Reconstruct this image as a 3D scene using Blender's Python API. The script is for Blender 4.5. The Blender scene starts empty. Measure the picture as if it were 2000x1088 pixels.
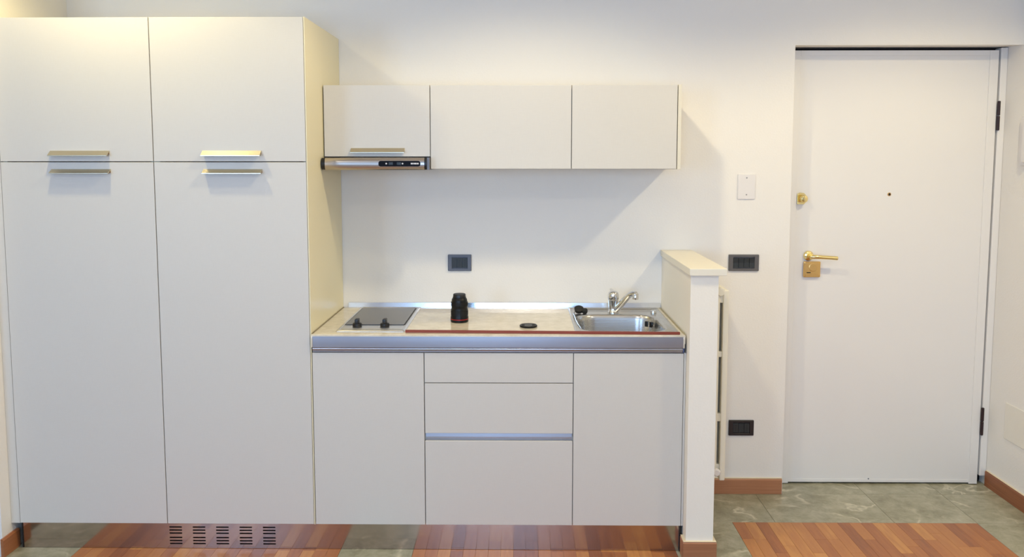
import bpy, bmesh, math, random
from mathutils import Vector, Matrix
random.seed(7)
S = bpy.context.scene
COL = S.collection

# ------------------------------------------------------------------ camera
cam = bpy.data.cameras.new('camera')
cam_o = bpy.data.objects.new('camera', cam)
COL.objects.link(cam_o)
S.camera = cam_o
cam_o.location = (0.8366, -3.7945, 1.5979)
cam_o.rotation_euler = (math.radians(90) - 0.0886, 0.0, 0.0107)
cam.sensor_fit = 'HORIZONTAL'
cam.sensor_width = 36.0
cam.lens = 36.0 * 1590.27 / 2000.0
cam.shift_x = 0.0
cam.shift_y = (452.03 - 544.0) / 2000.0
cam.clip_start = 0.05

# ------------------------------------------------------------------ light
S.view_settings.view_transform = 'Standard'
S.view_settings.look = 'None'
S.view_settings.gamma = 1.0
S.view_settings.use_curve_mapping = False
S.view_settings.exposure = 0.13

CEIL = 2.70
world = bpy.data.worlds.new('daylight')
S.world = world
world.use_nodes = True
bg = world.node_tree.nodes['Background']
bg.inputs[0].default_value = (0.62, 0.78, 1.0, 1)
bg.inputs[1].default_value = 0.6

WINS = [(-0.15, 1.25, 0.90, 2.35), (-2.70, -1.50, 0.90, 2.35)]      # unseen, behind the camera; the second is added for bluish light at left
YREAR = -5.6

def area_light(name, loc, rot, sx, sy, power, color):
    l = bpy.data.lights.new(name, 'AREA')
    l.shape = 'RECTANGLE'; l.size = sx; l.size_y = sy
    l.energy = power; l.color = color
    o = bpy.data.objects.new(name, l)
    o.location = loc; o.rotation_euler = rot
    COL.objects.link(o)
    return o
for w0, w1, wz0, wz1 in WINS:
    area_light('window_daylight', ((w0+w1)/2, YREAR-0.12, (wz0+wz1)/2), (math.radians(90), 0, 0), w1-w0, wz1-wz0, 72.0*(w1-w0)/1.4, (0.39, 0.63, 1.0))

# recessed ceiling spotlights, then a back row added as fill: x, y, colour power
SPOTS = [(-0.71, -0.97, (36.0, 30.4, 15.8)), (0.86, -1.15, (34.5, 29.3, 18.5)), (2.62, -1.25, (44.0, 37.2, 22.0)),
         (-0.74, -2.9, (20.0, 18.5, 15.5)), (0.86, -2.9, (20.0, 18.5, 15.5)), (2.45, -2.9, (20.0, 18.5, 15.5))]
for i, (x, y, p) in enumerate(SPOTS):
    l = bpy.data.lights.new('spot_and_fill_lamp', 'SPOT')
    l.energy = max(p); l.color = tuple(v/max(p) for v in p)
    l.shadow_soft_size = 0.045
    l.spot_size = math.radians((142, 149, 149)[min(i, 2)]); l.spot_blend = (0.5, 0.4, 0.4)[min(i, 2)]
    o = bpy.data.objects.new('spot_and_fill_lamp', l)
    o.location = (x, y, CEIL - 0.035)
    COL.objects.link(o)

# ------------------------------------------------------------------ materials
def lin(c):
    return tuple(((v/255)/12.92 if v/255 <= 0.04045 else ((v/255+0.055)/1.055)**2.4) for v in c)

class MatB:
    def __init__(s, name):
        s.m = bpy.data.materials.new(name); s.m.use_nodes = True
        s.nt = s.m.node_tree; s.n = s.nt.nodes; s.l = s.nt.links
        s.b = s.n['Principled BSDF']
    def node(s, t, **kw):
        n = s.n.new(t)
        for k, v in kw.items():
            if k in n.inputs: n.inputs[k].default_value = v
            else: setattr(n, k, v)
        return n
    def link(s, a, b): s.l.new(a, b)
    def set(s, **kw):
        for k, v in kw.items():
            s.b.inputs[k.replace('_', ' ')].default_value = v
        return s

def simple(name, rgb, rough=0.5, metal=0.0, bump=0.0, bscale=200.0, var=0.0, vscale=3.0, coat=0.0):
    M = MatB(name)
    c = lin(rgb)
    M.set(Base_Color=(*c, 1), Roughness=rough, Metallic=metal)
    if coat: M.set(Coat_Weight=coat, Coat_Roughness=0.1)
    tc = M.node('ShaderNodeTexCoord')
    if var:
        nz = M.node('ShaderNodeTexNoise'); nz.inputs['Scale'].default_value = vscale; nz.inputs['Detail'].default_value = 4
        M.link(tc.outputs['Object'], nz.inputs['Vector'])
        mx = M.node('ShaderNodeMixRGB'); mx.inputs[1].default_value = (*[v*(1-var) for v in c], 1); mx.inputs[2].default_value = (*[min(1, v*(1+var)) for v in c], 1)
        M.link(nz.outputs['Fac'], mx.inputs[0]); M.link(mx.outputs[0], M.b.inputs['Base Color'])
    if bump:
        nz = M.node('ShaderNodeTexNoise'); nz.inputs['Scale'].default_value = bscale; nz.inputs['Detail'].default_value = 3
        M.link(tc.outputs['Object'], nz.inputs['Vector'])
        bp = M.node('ShaderNodeBump'); bp.inputs['Strength'].default_value = bump; bp.inputs['Distance'].default_value = 0.002
        M.link(nz.outputs['Fac'], bp.inputs['Height']); M.link(bp.outputs[0], M.b.inputs['Normal'])
    return M.m

PLASTER = simple('plaster', (244, 240, 234), 0.85, bump=0.25, bscale=120, var=0.008, vscale=1.5)
CEILM = simple('ceiling_paint', (240, 237, 230), 0.9)
CREAM_WARM_LIT = simple('warm_lit_side_laminate', (241, 232, 198), 0.42, bump=0.05, bscale=400)  # cream laminate, yellowed to hold the warm lamplight on the side faces

def laminate():
    M = MatB('linen_laminate')
    tc = M.node('ShaderNodeTexCoord')
    outs = []
    for sc in ((30, 30, 900), (900, 30, 30)):
        mp = M.node('ShaderNodeMapping'); mp.inputs['Scale'].default_value = sc
        M.link(tc.outputs['Object'], mp.inputs['Vector'])
        nz = M.node('ShaderNodeTexNoise'); nz.inputs['Scale'].default_value = 1.0; nz.inputs['Detail'].default_value = 2
        M.link(mp.outputs[0], nz.inputs['Vector']); outs.append(nz.outputs['Fac'])
    ad = M.node('ShaderNodeMath', operation='ADD'); M.link(outs[0], ad.inputs[0]); M.link(outs[1], ad.inputs[1])
    cr = M.node('ShaderNodeValToRGB')
    cr.color_ramp.elements[0].position = 0.0; cr.color_ramp.elements[1].position = 1.0
    a = lin((214, 209, 201)); b = lin((225, 221, 212))
    cr.color_ramp.elements[0].color = (*a, 1); cr.color_ramp.elements[1].color = (*b, 1)
    hf = M.node('ShaderNodeMath', operation='MULTIPLY'); hf.inputs[1].default_value = 0.5
    M.link(ad.outputs[0], hf.inputs[0]); M.link(hf.outputs[0], cr.inputs[0])
    M.link(cr.outputs[0], M.b.inputs['Base Color'])
    bp = M.node('ShaderNodeBump'); bp.inputs['Strength'].default_value = 0.12; bp.inputs['Distance'].default_value = 0.0006
    M.link(hf.outputs[0], bp.inputs['Height']); M.link(bp.outputs[0], M.b.inputs['Normal'])
    M.set(Roughness=0.42)
    return M.m
LAMINATE = laminate()

def brushed(name, rgb, rough, stretch=(2, 400, 400), amt=0.06, bump=0.03, aniso=0.0):
    M = MatB(name)
    tc = M.node('ShaderNodeTexCoord')
    mp = M.node('ShaderNodeMapping'); mp.inputs['Scale'].default_value = stretch
    M.link(tc.outputs['Object'], mp.inputs['Vector'])
    nz = M.node('ShaderNodeTexNoise'); nz.inputs['Scale'].default_value = 1.0; nz.inputs['Detail'].default_value = 2
    M.link(mp.outputs[0], nz.inputs['Vector'])
    mr = M.node('ShaderNodeMapRange'); mr.inputs['To Min'].default_value = rough-amt; mr.inputs['To Max'].default_value = rough+amt
    M.link(nz.outputs['Fac'], mr.inputs['Value']); M.link(mr.outputs[0], M.b.inputs['Roughness'])
    bp = M.node('ShaderNodeBump'); bp.inputs['Strength'].default_value = bump; bp.inputs['Distance'].default_value = 0.0005
    M.link(nz.outputs['Fac'], bp.inputs['Height']); M.link(bp.outputs[0], M.b.inputs['Normal'])
    M.set(Base_Color=(*lin(rgb), 1), Metallic=1.0, Anisotropic=aniso)
    return M.m
STEEL = brushed('brushed_steel', (200, 199, 197), 0.26)
PLINTHM = brushed('satin_plinth_metal', (190, 178, 170), 0.13, amt=0.03, bump=0.01)
EDGEM = brushed('worktop_edge_metal', (182, 182, 190), 0.30, amt=0.03)
ALU = brushed('splash_aluminium', (236, 238, 242), 0.17, amt=0.03)
NICKEL = brushed('satin_nickel', (206, 196, 172), 0.30)
CHROME = simple('chrome', (225, 225, 225), 0.07, 1.0)
BRASS = simple('polished_brass', (242, 222, 158), 0.20, 1.0)
BRASS_PLATE = simple('satin_brass', (232, 192, 124), 0.33, 1.0, var=0.08, vscale=60)
BLACK = simple('black_plastic', (22, 22, 25), 0.35)
RUBBER = simple('black_rubber', (20, 20, 21), 0.6)
LENSBLK = simple('lens_black', (19, 19, 21), 0.33, bump=0.1, bscale=600)
LENSBLK.node_tree.nodes['Principled BSDF'].inputs['Specular IOR Level'].default_value = 0.25
LENSGRIP = simple('lens_grip_rubber', (12, 12, 13), 0.6)
REDM = simple('red_ring', (165, 22, 22), 0.35)
DARKGAP = simple('dark_gap', (26, 20, 20), 0.9)
CARCASS = simple('carcass_board', (205, 200, 190), 0.6)
GREYPL = simple('grey_plastic_frame', (94, 100, 116), 0.42)
SOCKDARK = simple('dark_socket_frame', (40, 36, 40), 0.4)
MODULE = simple('module_plastic', (42, 48, 52), 0.45)
WHITEPL = simple('white_plastic', (238, 234, 232), 0.35)
DOORP = simple('door_lacquer', (241, 238, 235), 0.38, bump=0.04, bscale=60)
RADP = simple('radiator_enamel', (238, 232, 214), 0.35)
HOBGLASS = simple('hob_glass', (100, 101, 106), 0.30, 0.0, coat=0.15)
REDSTRIP = simple('red_brown_strip', (140, 62, 44), 0.45, var=0.12, vscale=14)
WHITEINK = simple('white_print', (235, 235, 240), 0.5)
HINGEM = simple('dark_hinge', (62, 48, 50), 0.4, 0.6)
REARWIN = simple('window_paint', (235, 235, 232), 0.5)

def worktop_mat():
    M = MatB('cream_worktop')
    tc = M.node('ShaderNodeTexCoord')
    nz = M.node('ShaderNodeTexNoise'); nz.inputs['Scale'].default_value = 22; nz.inputs['Detail'].default_value = 8; nz.inputs['Roughness'].default_value = 0.65
    M.link(tc.outputs['Object'], nz.inputs['Vector'])
    cr = M.node('ShaderNodeValToRGB')
    cr.color_ramp.elements[0].position = 0.3; cr.color_ramp.elements[0].color = (*lin((213, 203, 184)), 1)
    cr.color_ramp.elements[1].position = 0.7; cr.color_ramp.elements[1].color = (*lin((236, 229, 214)), 1)
    M.link(nz.outputs['Fac'], cr.inputs[0]); M.link(cr.outputs[0], M.b.inputs['Base Color'])
    M.set(Roughness=0.06, IOR=1.75)
    return M.m
WORKTOP = worktop_mat()

def rand_value(M):
    oi = M.node('ShaderNodeObjectInfo'); ge = M.node('ShaderNodeNewGeometry')
    ad = M.node('ShaderNodeMath', operation='ADD'); M.link(oi.outputs['Random'], ad.inputs[0]); M.link(ge.outputs['Random Per Island'], ad.inputs[1])
    fr = M.node('ShaderNodeMath', operation='FRACT'); M.link(ad.outputs[0], fr.inputs[0])
    return fr.outputs[0], ge.outputs['Position']

def wood_mat(name, stops, stretch, rough, usepos=True, gain=1.0):
    M = MatB(name)
    rv, pos = rand_value(M)
    cb = M.node('ShaderNodeCombineXYZ'); ml = M.node('ShaderNodeMath', operation='MULTIPLY'); ml.inputs[1].default_value = 37.0
    M.link(rv, ml.inputs[0])
    for i in range(3): M.link(ml.outputs[0], cb.inputs[i])
    va = M.node('ShaderNodeVectorMath', operation='ADD'); M.link(pos, va.inputs[0]); M.link(cb.outputs[0], va.inputs[1])
    mp = M.node('ShaderNodeMapping'); mp.inputs['Scale'].default_value = stretch; M.link(va.outputs[0], mp.inputs['Vector'])
    nz = M.node('ShaderNodeTexNoise'); nz.inputs['Scale'].default_value = 1.0; nz.inputs['Detail'].default_value = 6; nz.inputs['Roughness'].default_value = 0.6
    M.link(mp.outputs[0], nz.inputs['Vector'])
    # grain shifts the plank's own tone
    sb = M.node('ShaderNodeMath', operation='SUBTRACT'); sb.inputs[1].default_value = 0.5; M.link(nz.outputs['Fac'], sb.inputs[0])
    gm = M.node('ShaderNodeMath', operation='MULTIPLY'); gm.inputs[1].default_value = 0.9*gain; M.link(sb.outputs[0], gm.inputs[0])
    ad = M.node('ShaderNodeMath', operation='ADD'); M.link(rv, ad.inputs[0]); M.link(gm.outputs[0], ad.inputs[1]); ad.use_clamp = True
    cr = M.node('ShaderNodeValToRGB'); els = cr.color_ramp.elements
    while len(els) < len(stops): els.new(0.5)
    for e, (p, c) in zip(els, stops): e.position = p; e.color = (*lin(c), 1)
    M.link(ad.outputs[0], cr.inputs[0]); M.link(cr.outputs[0], M.b.inputs['Base Color'])
    bp = M.node('ShaderNodeBump'); bp.inputs['Strength'].default_value = 0.08; bp.inputs['Distance'].default_value = 0.001
    M.link(nz.outputs['Fac'], bp.inputs['Height']); M.link(bp.outputs[0], M.b.inputs['Normal'])
    M.set(Roughness=rough)
    return M.m
PARQUET = wood_mat('iroko_parquet', [(0.0, (150, 90, 52)), (0.2, (168, 104, 58)), (0.5, (182, 117, 64)), (0.8, (190, 127, 70)), (1.0, (204, 143, 80))], (60, 6, 60), 0.30)
SKIRTX = wood_mat('skirting_wood_x', [(0.0, (138, 88, 62)), (0.5, (168, 112, 80)), (1.0, (190, 134, 98))], (4, 110, 110), 0.38)
SKIRTY = wood_mat('skirting_wood_y', [(0.0, (140, 84, 54)), (0.5, (170, 108, 70)), (1.0, (190, 128, 84))], (110, 4, 110), 0.38)

def marble_mat():
    M = MatB('green_grey_marble')
    rv, pos = rand_value(M)
    cb = M.node('ShaderNodeCombineXYZ'); ml = M.node('ShaderNodeMath', operation='MULTIPLY'); ml.inputs[1].default_value = 23.0
    M.link(rv, ml.inputs[0])
    for i in range(3): M.link(ml.outputs[0], cb.inputs[i])
    va = M.node('ShaderNodeVectorMath', operation='ADD'); M.link(pos, va.inputs[0]); M.link(cb.outputs[0], va.inputs[1])
    n1 = M.node('ShaderNodeTexNoise'); n1.inputs['Scale'].default_value = 11; n1.inputs['Detail'].default_value = 9; n1.inputs['Roughness'].default_value = 0.72; n1.inputs['Distortion'].default_value = 0.25
    M.link(va.outputs[0], n1.inputs['Vector'])
    cr = M.node('ShaderNodeValToRGB'); els = cr.color_ramp.elements
    els.new(0.5)
    for e, (p, c) in zip(els, [(0.30, (132, 127, 103)), (0.5, (164, 160, 136)), (0.70, (190, 186, 166))]): e.position = p; e.color = (*lin(c), 1)
    M.link(n1.outputs['Fac'], cr.inputs[0])
    # pale veins: narrow band of a distorted noise
    n2 = M.node('ShaderNodeTexNoise'); n2.inputs['Scale'].default_value = 2.6; n2.inputs['Detail'].default_value = 5; n2.inputs['Distortion'].default_value = 0.5
    M.link(va.outputs[0], n2.inputs['Vector'])
    sb = M.node('ShaderNodeMath', operation='SUBTRACT'); sb.inputs[1].default_value = 0.5; M.link(n2.outputs['Fac'], sb.inputs[0])
    ab = M.node('ShaderNodeMath', operation='ABSOLUTE'); M.link(sb.outputs[0], ab.inputs[0])
    mr = M.node('ShaderNodeMapRange'); mr.inputs['From Min'].default_value = 0.0; mr.inputs['From Max'].default_value = 0.020; mr.inputs['To Min'].default_value = 0.85; mr.inputs['To Max'].default_value = 0.0
    M.link(ab.outputs[0], mr.inputs['Value'])
    n3 = M.node('ShaderNodeTexNoise'); n3.inputs['Scale'].default_value = 7; M.link(va.outputs[0], n3.inputs['Vector'])
    m3 = M.node('ShaderNodeMapRange'); m3.inputs['From Min'].default_value = 0.44; m3.inputs['From Max'].default_value = 0.56; M.link(n3.outputs['Fac'], m3.inputs['Value'])
    mm = M.node('ShaderNodeMath', operation='MULTIPLY'); M.link(mr.outputs[0], mm.inputs[0]); M.link(m3.outputs[0], mm.inputs[1])
    mx = M.node('ShaderNodeMixRGB'); mx.inputs[2].default_value = (*lin((214, 208, 186)), 1)
    M.link(mm.outputs[0], mx.inputs[0]); M.link(cr.outputs[0], mx.inputs[1]); M.link(mx.outputs[0], M.b.inputs['Base Color'])
    M.set(Roughness=0.32)
    return M.m
MARBLE = marble_mat()
GROUT = simple('grout', (92, 82, 66), 0.9)

def glass_mat():
    M = MatB('window_glass'); M.set(Base_Color=(1, 1, 1, 1), Roughness=0.0, Transmission_Weight=1.0, IOR=1.02)
    return M.m
GLASS = glass_mat()

# ------------------------------------------------------------------ geometry helpers (world coordinates)
def nb(): return bmesh.new()

def box(bm, x0, x1, y0, y1, z0, z1, bev=0.0, seg=2):
    t = bmesh.new()
    vs = [t.verts.new((x, y, z)) for x in (x0, x1) for y in (y0, y1) for z in (z0, z1)]
    for q in ((0,1,3,2), (4,6,7,5), (0,4,5,1), (2,3,7,6), (0,2,6,4), (1,5,7,3)):
        t.faces.new([vs[i] for i in q])
    bmesh.ops.recalc_face_normals(t, faces=t.faces)
    if bev > 0:
        bmesh.ops.bevel(t, geom=list(t.edges), offset=bev, segments=seg, profile=0.5, affect='EDGES')
    merge(bm, t)
    return bm

def merge(bm, t):
    me = bpy.data.meshes.new('tmp'); t.to_mesh(me); t.free()
    bm.from_mesh(me); bpy.data.meshes.remove(me)

def prism_x(bm, prof, x0, x1):
    """profile of (y, z) points extruded along X"""
    a = [bm.verts.new((x0, y, z)) for y, z in prof]; b = [bm.verts.new((x1, y, z)) for y, z in prof]
    n = len(prof); fs = [bm.faces.new(a), bm.faces.new(b[::-1])]
    for i in range(n): fs.append(bm.faces.new((a[i], b[i], b[(i+1) % n], a[(i+1) % n])))
    bmesh.ops.recalc_face_normals(bm, faces=fs); return bm

def prism_y(bm, prof, y0, y1):
    """profile of (x, z) points extruded along Y"""
    a = [bm.verts.new((x, y0, z)) for x, z in prof]; b = [bm.verts.new((x, y1, z)) for x, z in prof]
    n = len(prof); fs = [bm.faces.new(a), bm.faces.new(b[::-1])]
    for i in range(n): fs.append(bm.faces.new((a[i], b[i], b[(i+1) % n], a[(i+1) % n])))
    bmesh.ops.recalc_face_normals(bm, faces=fs); return bm

def lathe(bm, prof, c, axis='Z', n=40, cap=True):
    """profile of (radius, height) turned about an axis through c"""
    rings = []
    for r, h in prof:
        ring = []
        for i in range(n):
            a = 2*math.pi*i/n; u, v = r*math.cos(a), r*math.sin(a)
            p = {'Z': (u, v, h), 'Y': (u, -h, v), 'X': (h, u, v)}[axis]
            ring.append(bm.verts.new((c[0]+p[0], c[1]+p[1], c[2]+p[2])))
        rings.append(ring)
    fs = []
    for a, b in zip(rings, rings[1:]):
        for i in range(n): fs.append(bm.faces.new((a[i], a[(i+1) % n], b[(i+1) % n], b[i])))
    if cap:
        fs.append(bm.faces.new(rings[0][::-1])); fs.append(bm.faces.new(rings[-1]))
    bmesh.ops.recalc_face_normals(bm, faces=fs)
    return bm

def tube(bm, pts, rad, n=16, flat=1.0):
    pts = [Vector(p) for p in pts]
    rads = rad if isinstance(rad, (list, tuple)) else [rad]*len(pts)
    rings = []; up0 = Vector((0.01, 0.3, 1)).normalized()
    for i, p in enumerate(pts):
        d = (pts[min(i+1, len(pts)-1)] - pts[max(i-1, 0)]).normalized()
        s = d.cross(up0)
        if s.length < 1e-3: s = d.cross(Vector((1, 0, 0)))
        s.normalize(); u = s.cross(d).normalized()
        rings.append([bm.verts.new(p + (s*math.cos(2*math.pi*k/n) + u*math.sin(2*math.pi*k/n)*flat)*rads[i]) for k in range(n)])
    fs = []
    for a, b in zip(rings, rings[1:]):
        for i in range(n): fs.append(bm.faces.new((a[i], a[(i+1) % n], b[(i+1) % n], b[i])))
    fs.append(bm.faces.new(rings[0][::-1])); fs.append(bm.faces.new(rings[-1]))
    bmesh.ops.recalc_face_normals(bm, faces=fs)
    return bm

def plate(bm, a_cuts, b_cuts, holes, lo, hi, axis):
    """cellular plate with rectangular holes; holes = set of (i, j) cells left open; axis = thickness axis"""
    for i in range(len(a_cuts)-1):
        for j in range(len(b_cuts)-1):
            if (i, j) in holes: continue
            a0, a1, b0, b1 = a_cuts[i], a_cuts[i+1], b_cuts[j], b_cuts[j+1]
            if axis == 'Y': box(bm, a0, a1, lo, hi, b0, b1)
            elif axis == 'Z': box(bm, a0, a1, b0, b1, lo, hi)
            else: box(bm, lo, hi, a0, a1, b0, b1)
    bmesh.ops.remove_doubles(bm, verts=bm.verts, dist=1e-5)
    # drop the inner double walls between neighbouring cells
    seen = {}
    for f in list(bm.faces):
        k = tuple(sorted(v.index for v in f.verts)) if False else tuple(sorted(tuple(round(c, 5) for c in v.co) for v in f.verts))
        seen.setdefault(k, []).append(f)
    dead = [f for fl in seen.values() if len(fl) > 1 for f in fl]
    bmesh.ops.delete(bm, geom=dead, context='FACES')
    return bm

def rrect(cx, cy, hx, hy, r, k=10):
    pts = []
    for sx, sy, a0 in ((1, 1, 0), (-1, 1, 90), (-1, -1, 180), (1, -1, 270)):
        for i in range(k+1):
            a = math.radians(a0 + 90*i/k)
            pts.append((cx + sx*(hx-r) + r*math.cos(a), cy + sy*(hy-r) + r*math.sin(a)))
    return pts

def loops(bm, rings, cap_last=True, cap_first=False):
    vs = [[bm.verts.new(p) for p in ring] for ring in rings]
    n = len(vs[0]); fs = []
    for a, b in zip(vs, vs[1:]):
        for i in range(n): fs.append(bm.faces.new((a[i], a[(i+1) % n], b[(i+1) % n], b[i])))
    if cap_last: fs.append(bm.faces.new(vs[-1]))
    if cap_first: fs.append(bm.faces.new(vs[0][::-1]))
    return fs

# ------------------------------------------------------------------ object helpers
def worldloc(o):
    v = Vector((0, 0, 0))
    while o: v += o.location; o = o.parent
    return v

def obj(name, bm, mat, parent=None, loc=None, smooth=True, ang=35, flatkeep=True, **props):
    if loc is None:
        loc = worldloc(parent) if parent else Vector((0, 0, 0))
    loc = Vector(loc)
    bm.normal_update()
    for f in bm.faces: f.smooth = smooth
    if smooth:
        lim = math.radians(ang)
        for e in bm.edges:
            if len(e.link_faces) != 2: continue
            an = e.calc_face_angle(0)
            a0, a1 = sorted(f.calc_area() for f in e.link_faces)
            # keep big flat faces flat next to their narrow bevels
            if an > lim or (an > 0.09 and a1 > 6*a0 and a1 > 2e-4 and all(len(f.verts) >= 4 for f in e.link_faces) and flatkeep): e.smooth = False
    bmesh.ops.translate(bm, verts=bm.verts, vec=-loc)
    me = bpy.data.meshes.new(name); bm.to_mesh(me); bm.free()
    me.materials.append(mat)
    o = bpy.data.objects.new(name, me); COL.objects.link(o)
    if parent:
        o.parent = parent; o.location = loc - worldloc(parent)
    else: o.location = loc
    for k, v in props.items(): o[k] = v
    return o

def thing(name, label, cat, loc, group=None):
    o = bpy.data.objects.new(name, None); o.empty_display_size = 0.05
    COL.objects.link(o); o.location = loc; o['label'] = label; o['category'] = cat
    if group: o['group'] = group
    return o

def struct(name, bm, mat, parent=None, loc=None, **kw):
    o = obj(name, bm, mat, parent, loc, **kw)
    if parent is None: o['kind'] = 'structure'
    return o

# ------------------------------------------------------------------ the room shell
XR = 3.1273          # right wall
XL = -3.6            # far left of the room
DL, LZ = 2.0913, 2.117
YD = 0.1186          # face of the entrance door
WT = 0.30

bm = nb()            # back wall with the door recess
box(bm, -1.25, DL, 0, WT, -0.02, CEIL)
prism_x(bm, [(0, LZ), (0, CEIL), (WT, CEIL), (WT, 2.125), (YD+0.01, 2.1245)], DL, XR)
struct('wall_back', bm, PLASTER)
bm = nb(); box(bm, XR, XR+0.2, YREAR-0.2, WT, -0.02, CEIL); struct('wall_right', bm, PLASTER)
bm = nb(); box(bm, XL, -1.25, -0.66, 0.3, -0.02, CEIL); struct('wall_left', bm, PLASTER)
bm = nb(); box(bm, XL-0.2, XL, YREAR-0.2, 0.3, -0.02, CEIL); struct('wall_far_left', bm, PLASTER)
bm = nb(); box(bm, XL-0.2, XR+0.2, YREAR-0.2, 0.3, CEIL, CEIL+0.15); struct('ceiling', bm, CEILM)
bm = nb()
WA, WB_ = WINS[1], WINS[0]
plate(bm, [XL-0.2, WA[0], WA[1], WB_[0], WB_[1], XR+0.2], [-0.02, WA[2], WA[3], CEIL], {(1, 1), (3, 1)}, YREAR-0.2, YREAR, 'Y')
struct('wall_rear', bm, PLASTER)
# windows behind the camera, the second added for its light
for k, W_ in enumerate(WINS):
    bm = nb(); xm = (W_[0]+W_[1])/2
    for x0, x1 in ((W_[0], xm), (xm, W_[1])):
        box(bm, x0, x0+0.05, YREAR-0.1, YREAR-0.04, W_[2], W_[3]); box(bm, x1-0.05, x1, YREAR-0.1, YREAR-0.04, W_[2], W_[3])
        box(bm, x0+0.05, x1-0.05, YREAR-0.1, YREAR-0.04, W_[2], W_[2]+0.07); box(bm, x0+0.05, x1-0.05, YREAR-0.1, YREAR-0.04, W_[3]-0.05, W_[3])
    struct('window_%d' % (k+1), bm, REARWIN)

# floor: slab, then parquet fields framed by marble tiles on a 1.375 m grid
bm = nb(); box(bm, XL-0.2, XR+0.2, YREAR-0.2, 0.45, -0.12, -0.0035)
floor = struct('floor', bm, GROUT)
TH, BAND, FIELD = 0.03, 0.30, 1.0747
PX0 = -0.9764; PITCH = FIELD + BAND; PY0 = -0.315
mesh_cache = {}
def piece(name, x0, x1, y0, y1, mat, gap, top=0.0):
    w, d = round(x1-x0-gap, 4), round(y1-y0-gap, 4)
    key = (name, w, d)
    if key not in mesh_cache:
        b = nb()
        box(b, -w/2, w/2, -d/2, d/2, -0.003, 0.0)
        # small chamfer on the top arris
        te = [e for e in b.edges if all(v.co.z > -1e-5 for v in e.verts)]
        bmesh.ops.bevel(b, geom=te, offset=0.0004, segments=1, affect='EDGES')
        me = bpy.data.meshes.new(name); b.to_mesh(me); b.free(); me.materials.append(mat); mesh_cache[key] = me
    o = bpy.data.objects.new(name, mesh_cache[key]); COL.objects.link(o)
    o.parent = floor; o.location = ((x0+x1)/2, (y0+y1)/2, top)
    return o
far_wood, far_tile = nb(), nb()
def far_piece(b, x0, x1, y0, y1, gap):
    box(b, x0+gap/2, x1-gap/2, y0+gap/2, y1-gap/2, -0.003, 0.0)
NSTR = 21; SW = FIELD/NSTR
nplank = 0
for gx in range(-2, 4):
    for gy in range(0, 4):
        fx0 = PX0 + (gx)*PITCH if gx >= 0 else PX0 + gx*PITCH
        fx1 = fx0 + FIELD
        fy1 = PY0 - gy*PITCH; fy0 = fy1 - FIELD
        if fx0 > XR or fx1 < XL: continue
        near = gy == 0 and 0 <= gx <= 2
        for s in range(NSTR):
            sx0 = fx0 + s*SW
            if sx0 > XR: continue
            y = fy1; first = True
            while y > fy0 + 1e-4:
                L = random.choice((0.10, 0.16, 0.22, 0.28, 0.34)) if first else random.choice((0.28, 0.34, 0.40))
                first = False
                y2 = max(fy0, y - L)
                if y2 - fy0 < 0.08: y2 = fy0
                if near and y > -1.25 and nplank < 296:
                    piece('plank', sx0, sx0+SW, y2, y, PARQUET, 0.0005); nplank += 1
                elif gy > 0 or gx != -1 or fx0 > XL:
                    if not (fx0 < -1.25 and gy == 0 and y > -0.66): far_piece(far_wood, sx0, min(sx0+SW, XR), y2, y, 0.0008)
                y = y2
# tile bands visible in the picture, each tile its own piece
G = 0.0015
def tiles_row(xs, y0, y1):
    for a, b in zip(xs, xs[1:]): piece('tile', a, b, y0, y1, MARBLE, G)
tiles_row([-1.25, -0.976, -0.62, -0.26, 0.0983, 0.3983, 0.755, 1.115, 1.473, 1.962, 2.487, 2.85, XR], PY0, -0.005)
tiles_row([2.0913, 2.487, 2.85, XR], -0.005, 0.16)
def tiles_col(x0, x1, ys):
    for a, b in zip(ys, ys[1:]): piece('tile', x0, x1, b, a, MARBLE, G)
for k in range(3):
    tiles_col(PX0+FIELD+k*PITCH, min(PX0+(k+1)*PITCH, XR), [PY0, -0.673, -1.031, -1.39])
tiles_col(-1.276, PX0, [-0.66, -1.031, -1.39])
tiles_col(-1.25, PX0, [PY0, -0.66])
# the rest of the bands towards and behind the camera
for gy in range(0, 4):
    yb1 = PY0 - FIELD - gy*PITCH; yb0 = max(yb1 - BAND, YREAR)
    x = XL
    while x < XR - 1e-3:
        x2 = min(x + 0.358, XR); far_piece(far_tile, x, x2, yb0, yb1, G); x = x2
    if gy == 0:
        far_piece(far_tile, -2.651-0.0, -2.351, -1.39, -0.66, G); continue
    for gx in range(-2, 4):
        tx1 = PX0 + gx*PITCH; tx0 = tx1 - BAND
        if tx0 < XL or tx0 > XR: continue
        y = PY0 - gy*PITCH
        for q in range(3): far_piece(far_tile, tx0, min(tx1, XR), max(YREAR, y-0.358*(q+1)), y-0.358*q, G)
obj('parquet_beyond', far_wood, PARQUET, floor, kind='stuff', smooth=False)
obj('marble_beyond', far_tile, MARBLE, floor, kind='stuff', smooth=False)

# half-height wall
HL, HR, HY, HZ = 1.4976, 1.6067, -0.653, 1.148
bm = nb(); box(bm, HL, HR, HY, -0.0005, 0.0, HZ, 0.0015)
half = struct('wall_half_height', bm, simple('half_wall_plaster', (247, 241, 229), 0.85, bump=0.2, bscale=120))
bm = nb(); box(bm, 1.4905, 1.635, -0.668, -0.0005, HZ, 1.1757, 0.002)
obj('cap', bm, simple('cap_paint', (241, 234, 216), 0.42), half, label='cream capping board on the half-height wall')

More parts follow.
